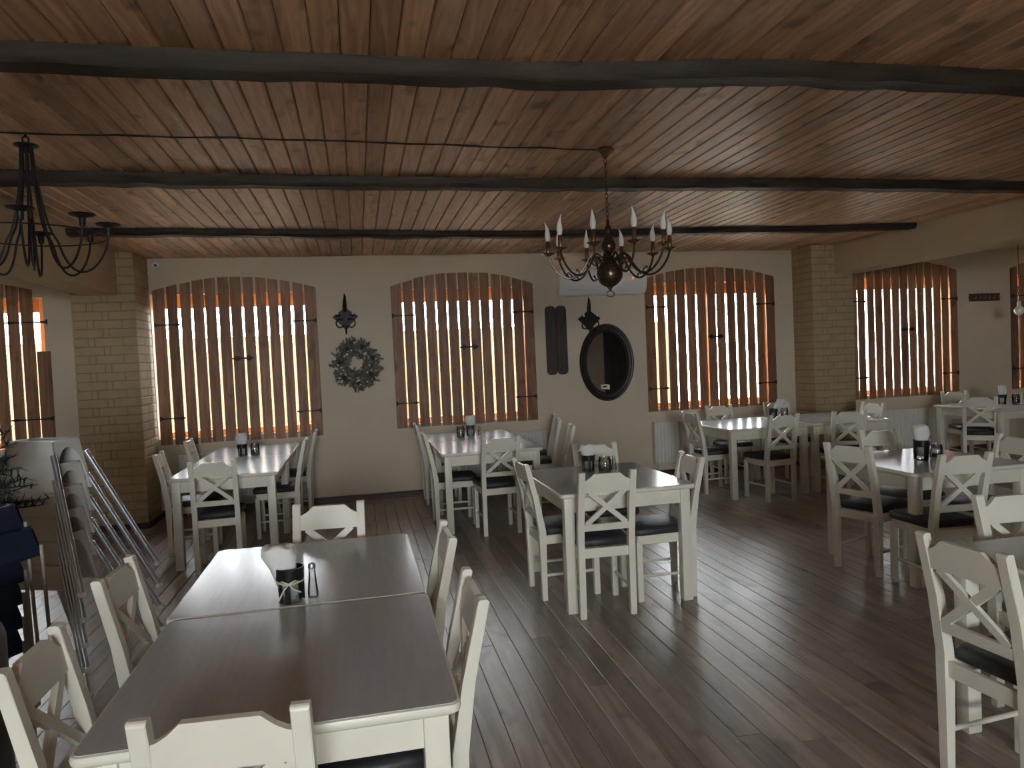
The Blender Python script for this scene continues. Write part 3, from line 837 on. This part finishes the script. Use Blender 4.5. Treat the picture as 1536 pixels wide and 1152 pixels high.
for k in range(7):
    a = 2 * PI * k / 7 + .3
    bm = B(); lathe(bm, [(.006, -.03), (.022, -.012), (.024, .004), (.014, .024), (.003, .034)], 10); obj('pine_cone', bm, 'cone', root, (.2 * math.cos(a), -.10, .22 * math.sin(a)), smooth=True, rot=(rw.uniform(-1, 1), rw.uniform(-1, 1), 0))
bm = B(); tube(bm, [(-.1 + .0, -.02, .30), (-.10, -.02, .365)], .003, 6); tube(bm, [(-.10 + .012 * math.cos(t * PI / 4), -.022, .372 + .012 * math.sin(t * PI / 4)) for t in range(9)], .0025, 6); obj('hanger', bm, 'twine', root)
# coat rack
root = empty('coat_rack', (8.905, D, 2.205)); tag(root, 'brown wooden coat rack with a row of hooks', 'coat rack')
bm = B(); box(bm, -.26, .26, -.025, -.002, -.055, .055, bev=.005); obj('back_board', bm, 'rack', root)
for k in range(6):
    xx = -.20 + .08 * k
    bm = B(); tube(bm, [(xx, -.025, .0), (xx, -.06, -.02), (xx, -.075, .005), (xx, -.07, .02)], .006, 6)
    if k in (1, 2, 3, 4): tube(bm, [(xx, -.015, .05), (xx, -.012, .12)], .003, 5)
    obj('hook', bm, 'alu', root, smooth=True)
# security camera
root = empty('security_camera', (-2.16, 8.75, 2.86)); tag(root, 'small white security camera hanging in the wall corner', 'camera')
bm = B(); tube(bm, [(0, 0, .0), (0, 0, ZC - 2.86 + .004)], .005, 8); obj('stem', bm, 'acwhite', root)
bm = B(); bmesh.ops.create_uvsphere(bm, u_segments=18, v_segments=12, radius=.038, matrix=Matrix.Translation((0, 0, -.02))); obj('housing', bm, 'acwhite', root, smooth=True)
bm = B(); tube(bm, [(.006, -.030, -.022), (.010, -.044, -.024)], .017, 14); obj('lens', bm, 'black_plastic', root, smooth=True)

# ------------------------------------------------------------------ brass chandelier
CX, CY = 1.595, 4.37
root = empty('brass_chandelier', (CX, CY, 2.13)); tag(root, 'aged brass chandelier with candle bulbs and a large ball', 'chandelier')
z0 = 2.13
bm = B(); lathe(bm, [(.004, .0), (.045, -.004), (.062, -.018), (.050, -.030), (.030, -.042), (.018, -.060), (.008, -.068)], 20, (0, 0, ZC - z0 + .003)); obj('ceiling_rose', bm, 'brass', root, smooth=True)
for k in range(15):
    zt = ZC - z0 - .066 - k * .0275
    a = (k % 2) * PI / 2
    pts = [(.009 * math.cos(t * PI / 5) * math.cos(a), .009 * math.cos(t * PI / 5) * math.sin(a), zt - .0165 + .0185 * math.sin(t * PI / 5)) for t in range(11)]
    bm = B(); tube(bm, pts, .0026, 6, cap=False); obj('chain_link', bm, 'brass_dark', root, smooth=True)
bm = B(); lathe(bm, [(.004, .350), (.010, .34), (.008, .315), (.018, .300), (.022, .285), (.012, .27), (.014, .25), (.036, .21), (.045, .185), (.043, .16), (.026, .135), (.016, .125), (.032, .115), (.034, .105), (.016, .095), (.020, .085), (.045, .08), (.05, .07), (.03, .062)], 24); obj('baluster', bm, 'brass_dark', root, smooth=True)
bm = B(); bmesh.ops.create_uvsphere(bm, u_segments=28, v_segments=18, radius=.083); obj('ball', bm, 'brass_dark', root, smooth=True)
bm = B(); lathe(bm, [(.022, -.080), (.016, -.088), (.008, -.096), (.011, -.102), (.003, -.108)], 14)
tube(bm, [(.026 * math.cos(t * PI / 8), 0, -.124 + .018 * math.sin(t * PI / 8)) for t in range(17)], .0035, 7, cap=False)
obj('pull_ring', bm, 'brass', root, smooth=True)
for k in range(10):
    a = math.radians(18 + 36 * k + 3); ca, sa = math.cos(a), math.sin(a)
    RA = .385; dz = 0.0
    def P3(r, z): return (r * ca, r * sa, z)
    prof = [(.03, .085), (.07, .11), (.10, .125), (.125, .11), (.14, .08), (.17, .035), (.21, -.002), (.26, -.014), (.31, .008), (.35, .052), (.375, .10), (RA, .135)]
    bm = B(); tube(bm, [P3(r, z) for r, z in smooth_path(prof, 3)], .0068, 7)
    tube(bm, [P3(.10 + .028 * math.cos(t * PI / 6), .095 + .028 * math.sin(t * PI / 6)) for t in range(-3, 9)], .0048, 6)
    tube(bm, [P3(.235, -.008), P3(.248, .012), P3(.262, .024), P3(.27, .016), P3(.262, .010)], .0042, 6)
    arm = obj('arm', bm, 'brass_dark', root, smooth=True)
    c = (RA * ca, RA * sa, .135)
    bm = B(); lathe(bm, [(.006, -.006), (.020, .002), (.040, .012), (.043, .015), (.012, .010)], 12, c); obj('drip_pan', bm, 'brass', arm, smooth=True)
    bm = B(); lathe(bm, [(.013, .008), (.0135, .012), (.0125, .090), (.010, .093)], 14, c); obj('candle_sleeve', bm, 'brass', arm, smooth=True)
    bm = B()
    tw = 2 * PI * ((k * .37) % 1)
    pf = [(.010, .090), (.0145, .098), (.0185, .118), (.0175, .140), (.0125, .163), (.0075, .183), (.0045, .200), (.0018, .214)]
    rings = []
    for r, z in pf:
        off = max(0, z - .16) ** 1.4 * .9
        rings.append([bm.verts.new((c[0] + off * math.cos(tw) + r * math.cos(2 * PI * q / 12), c[1] + off * math.sin(tw) + r * math.sin(2 * PI * q / 12), c[2] + z)) for q in range(12)])
    for u, w in zip(rings, rings[1:]):
        for q in range(12): bm.faces.new((u[q], u[(q + 1) % 12], w[(q + 1) % 12], w[q]))
    bm.faces.new(rings[0][::-1]); bm.faces.new(rings[-1])
    tag(obj('candle_bulb', bm, 'bulb', arm, smooth=True), 'white flame-shaped bulb')

# ------------------------------------------------------------------ black iron chandelier
KX, KY = -1.66, 4.30
root = empty('iron_chandelier', (KX, KY, 2.20)); tag(root, 'black wrought iron chandelier with empty cups', 'chandelier')
zt = ZC - 2.20
bm = B(); tube(bm, [(0, 0, zt + .004), (0, 0, zt - .02)], .006, 8); tube(bm, [(.016 * math.cos(t * PI / 6), 0, zt - .03 + .016 * math.sin(t * PI / 6)) for t in range(13)], .0045, 7, cap=False); obj('hook', bm, 'iron', root)
bm = B(); lathe(bm, [(.01, zt - .046), (.03, zt - .05), (.058, zt - .058), (.058, zt - .064), (.03, zt - .074), (.012, zt - .10)], 20); obj('top_cap', bm, 'iron', root, smooth=True)
bm = B(); lathe(bm, [(.004, .28), (.011, .26), (.011, .06), (.003, .0)], 10); obj('centre_spike', bm, 'iron', root, smooth=True)
for k in range(8):
    a = 2 * PI * k / 8 + .25; ca, sa = math.cos(a), math.sin(a)
    pr = [(.026, zt - .066), (.034, zt - .2), (.055, zt - .36), (.085, zt - .5), (.115, .16), (.145, .07), (.185, .012), (.235, 0), (.285, .03), (.325, .09), (.35, .16), (.358, .225)]
    bm = B(); tube(bm, [(r * ca, r * sa, z) for r, z in smooth_path(pr, 4)], .0058, 7); arm = obj('arm', bm, 'iron', root, smooth=True)
    bm = B(); lathe(bm, [(.004, -.045), (.014, -.04), (.017, .0), (.030, .006), (.060, .014), (.064, .020), (.05, .018), (.012, .010)], 14, (.358 * ca, .358 * sa, .245)); obj('cup', bm, 'iron', arm, smooth=True)
bm = B(); tube(bm, [(.352 * math.cos(2 * PI * k / 32), .352 * math.sin(2 * PI * k / 32), .19) for k in range(33)], .004, 6, cap=False); obj('ring', bm, 'iron', root, smooth=True)
# ceiling cable between the lamps
bm = B(); pts = []; rc = random.Random(3)
for k in range(61):
    t = k / 60; xx = -2.40 + t * (CX - .03 + 2.40)
    sag = .006 + .008 * abs(math.sin(t * 21))
    pts.append((xx, 4.22 + .14 * t + .012 * math.sin(t * 9) + rc.uniform(-.003, .003), ZC - .004 - sag * .6))
tube(bm, pts, .0045, 6)
tube(bm, [(p[0], p[1] + .010 * math.sin(i * .9), p[2] + .001) for i, p in enumerate(pts)], .0035, 6)
tag(obj('ceiling_cable', bm, 'cable', smooth=True), 'thin dark cable running along the ceiling to the brass chandelier', 'cable')
# hanging bulb in the aisle
root = empty('pendant_bulb', (8.62, 7.97, 1.96)); tag(root, 'pale pendant bulb hanging in front of the edge window', 'lamp')
bm = B(); bmesh.ops.create_uvsphere(bm, u_segments=18, v_segments=12, radius=.062); obj('bulb', bm, 'bulb', root, smooth=True)
bm = B(); lathe(bm, [(.030, .050), (.024, .075), (.020, .12), (.006, .13)], 14); obj('socket', bm, 'bulb', root, smooth=True)
bm = B(); tube(bm, [(0, 0, .12), (0, 0, ZC - .03 - 1.96)], .004, 6); obj('cord', bm, 'cable', root)

# ------------------------------------------------------------------ stacked high chairs
def shell_ring(hx, hy, cx, cy, z, r=.03, n=3):
    p = []
    for sx, sy, a0 in ((1, 1, 0), (-1, 1, 90), (-1, -1, 180), (1, -1, 270)):
        for k in range(n + 1):
            a = math.radians(a0 + 90 * k / n); p.append((cx + sx * (hx - r) + r * math.cos(a), cy + sy * (hy - r) + r * math.sin(a), z))
    return p
def make_high_chair(shell_m, leg_m, wide=.15, deep=.088, zs=.50, zt=.775, off=(-.13, -.04), foot=.28, arch=True, fl=1.28, name='high_chair', lr=.0155):
    root = empty(name)
    ox, oy = off
    # skirt-like seat shell: outer and inner skins with an arched opening cut in the two narrow sides
    def face(bm, u0, u1, axis, sgn, arch):
        """one wall of the shell: an outline in (u, t), with an arched notch if wanted, given thickness"""
        th = .007
        def pos(u, t, o):
            k = 1 + (fl - 1) * (1 - t); z = zs + (zt - zs) * t
            if axis == 'y': return (ox + u * k, oy + sgn * (deep * k - o), z)
            return (ox + sgn * (wide * k - o), oy + u * k, z)
        c, h = (u0 + u1) / 2, (u1 - u0) / 2
        low = [(u0, 0), (c - h * .86, 0)]
        n = 14 if arch else 2
        low += [(c - h * .86 * math.cos(PI * i / n), (.87 * math.sin(PI * i / n) ** .5) if arch else 0) for i in range(n + 1)]
        low += [(c + h * .86, 0), (u1, 0)]
        cols = [[bm.verts.new(pos(u, t, o)) for u, t in ((lu, lt), (lu, 1))] for o in (0, th) for lu, lt in low]
        m = len(low); A, I = cols[:m], cols[m:]
        for i in range(m - 1):
            if abs(low[i][0] - low[i + 1][0]) > 1e-6:
                bm.faces.new((A[i][0], A[i + 1][0], A[i + 1][1], A[i][1])); bm.faces.new((I[i][0], I[i][1], I[i + 1][1], I[i + 1][0]))
                bm.faces.new((A[i][1], A[i + 1][1], I[i + 1][1], I[i][1]))
            if abs(low[i][0] - low[i + 1][0]) + abs(low[i][1] - low[i + 1][1]) > 1e-6:
                bm.faces.new((A[i][0], I[i][0], I[i + 1][0], A[i + 1][0]))
        for i in (0, m - 1): bm.faces.new((A[i][0], A[i][1], I[i][1], I[i][0]))
    bm = B()
    face(bm, -wide, wide, 'y', -1, False); face(bm, -wide, wide, 'y', 1, False)
    face(bm, -deep, deep, 'x', 1, arch); face(bm, -deep, deep, 'x', -1, arch)
    sh = obj('seat_shell', bm, shell_m, root)
    for sg in (-1, 1):
        bm = B(); yy = oy + sg * deep * fl
        tube(bm, [(ox - wide * fl * .97, yy, zs + .004), (ox + wide * fl * .97, yy, zs + .004)], .006, 6); obj('lower_lip', bm, shell_m, sh)
    bm = B(); rings = [[bm.verts.new(p) for p in shell_ring(wide + .006, deep + .006, ox, oy, z)] for z in (zt - .004, zt + .008)]
    inn = [[bm.verts.new(p) for p in shell_ring(wide - .012, deep - .012, ox, oy, z, .02)] for z in (zt + .008, zt - .004)]
    seq = rings + inn + [rings[0]]
    for a, b in zip(seq, seq[1:]):
        for k in range(len(a)): bm.faces.new((a[k], a[(k + 1) % len(a)], b[(k + 1) % len(a)], b[k]))
    obj('rim', bm, shell_m, sh, smooth=True)
    bm = B(); prism(bm, [(p[0], p[1]) for p in shell_ring(wide - .006, deep - .006, ox, oy, 0, .02)], zt - .016, zt - .008, 'z'); obj('top_plate', bm, shell_m, sh)  # closed top added so the recesses inside the arches go dark
    for sx in (-1, 1):
        for sy in (-1, 1):
            a = Vector((sx * foot, sy * foot, .012)); b = Vector((ox + sx * (wide + .016), oy + sy * (deep + .020), zt - .07))
            bm = B(); tube(bm, [a, b], lr, 10); lg = obj('leg', bm, leg_m, root, smooth=True)
            bm = B(); lathe(bm, [(lr, 0), (lr + .005, .003), (lr + .005, .020), (lr, .026)], 12, (a.x, a.y, 0)); obj('foot_cap', bm, 'cap', lg, smooth=True)
    return root
hc = make_high_chair('hc_white', 'alu')
for k in range(5):
    c = hc if k == 0 else copy_tree(hc)
    c.location = (-1.568, 4.36, .128 * k); c.rotation_euler = (0, 0, math.radians(-23.8))
    tag(c, ['white high chair standing on the floor, lowest of its stack', 'white high chair second from the floor in its stack', 'white high chair in the middle of its stack',
            'white high chair second from the top of its stack', 'white high chair on top of its stack, under the broken shutter'][k], 'high chair', 'stacked white high chairs')
hb = make_high_chair('hc_blue', 'pale_rod', name='child_seat', lr=.0075, wide=.27, deep=.15, zs=.50, zt=.615, off=(.0, .0), foot=.24, arch=False, fl=1.10)
for k in range(6):
    c = hb if k == 0 else copy_tree(hb)
    c.location = (-1.655 + (.05 if k == 4 else -.008 * (5 - k)), 3.14, .098 * k); c.rotation_euler = (0, 0, math.radians(62 + (k % 3) * 2))
    tag(c, ['dark blue plastic child seat on metal legs, ' + s for s in ('lowest of its stack', 'second from the floor in its stack', 'third from the floor in its stack', 'fourth from the floor in its stack', 'second from the top of its stack', 'on top of its stack')][k], 'child seat', 'stacked dark blue child seats')
# fir in a pot
root = empty('fir_tree', (-1.79, 3.60, 0)); tag(root, 'small dark green fir behind the dark blue stack', 'fir tree')
bm = B(); lathe(bm, [(.10, 0), (.12, .01), (.15, .24), (.16, .26), (.14, .26), (.13, .22), (.001, .22)], 20); obj('pot', bm, 'pot', root, smooth=True)
bm = B(); tube(bm, [(0, 0, .20), (.005, 0, .9), (0, 0, 1.68)], [.022, .016, .004], 8); obj('trunk', bm, 'bark', root, smooth=True)
bm = B(); rf = random.Random(9)
for k in range(190):
    t = rf.random(); z = 1.02 + .62 * t; ln = (.27 * (1 - t) + .09) * rf.uniform(.8, 1.1); a = rf.uniform(0, 2 * PI)
    d = Vector((math.cos(a), math.sin(a), rf.uniform(-.05, .3))).normalized(); o0 = Vector((0, 0, z))
    tube(bm, [o0, o0 + d * ln], [.006, .002], 4)
    for q in range(48):
        s = rf.uniform(.15, 1) * ln; c = o0 + d * s
        nd = (d * .7 + Vector((rf.uniform(-1, 1), rf.uniform(-1, 1), rf.uniform(-.7, .9)))).normalized(); side = nd.cross(Vector((0, 0, 1))).normalized() * .006
        e = c + nd * rf.uniform(.035, .07); bm.faces.new([bm.verts.new(c - side), bm.verts.new(c + side), bm.verts.new(e)])
tag(obj('foliage', bm, 'fir', root), kind='stuff')
# dark brown armchair at the picture edge
root = empty('armchair', (-1.385, 2.30, 0), math.radians(90)); tag(root, 'dark brown rounded armchair behind the closest table, cut by the picture edge', 'armchair')
bm = B()
pts = []
for k in range(17):
    a = PI + PI * k / 16; pts.append((.30 * math.cos(a), .02 + .30 * math.sin(a)))
rings = []
for px, py in pts:
    nx, ny = px / .30, (py - .02) / .30
    rings.append([bm.verts.new((px + nx * o, py + ny * o, z)) for o, z in ((-.05, .10), (-.05, .86), (-.03, .91), (0, .93), (.03, .91), (.05, .86), (.05, .10))])
for a, b in zip(rings, rings[1:]):
    for k in range(7): bm.faces.new((a[k], a[(k + 1) % 7], b[(k + 1) % 7], b[k]))
bm.faces.new(rings[0]); bm.faces.new(rings[-1][::-1])
obj('backrest', bm, 'brown_fabric', root, smooth=True)
bm = B(); box(bm, -.25, .25, -.22, .30, .16, .44, bev=.04, seg=3); obj('seat_cushion', bm, 'brown_fabric', root, smooth=True)
for sx in (-1, 1):
    for yy in (-.2, .24):
        bm = B(); tube(bm, [(sx * .22, yy, 0), (sx * .22, yy, .17)], [.015, .022], 8); obj('leg', bm, 'rack', root, smooth=True)
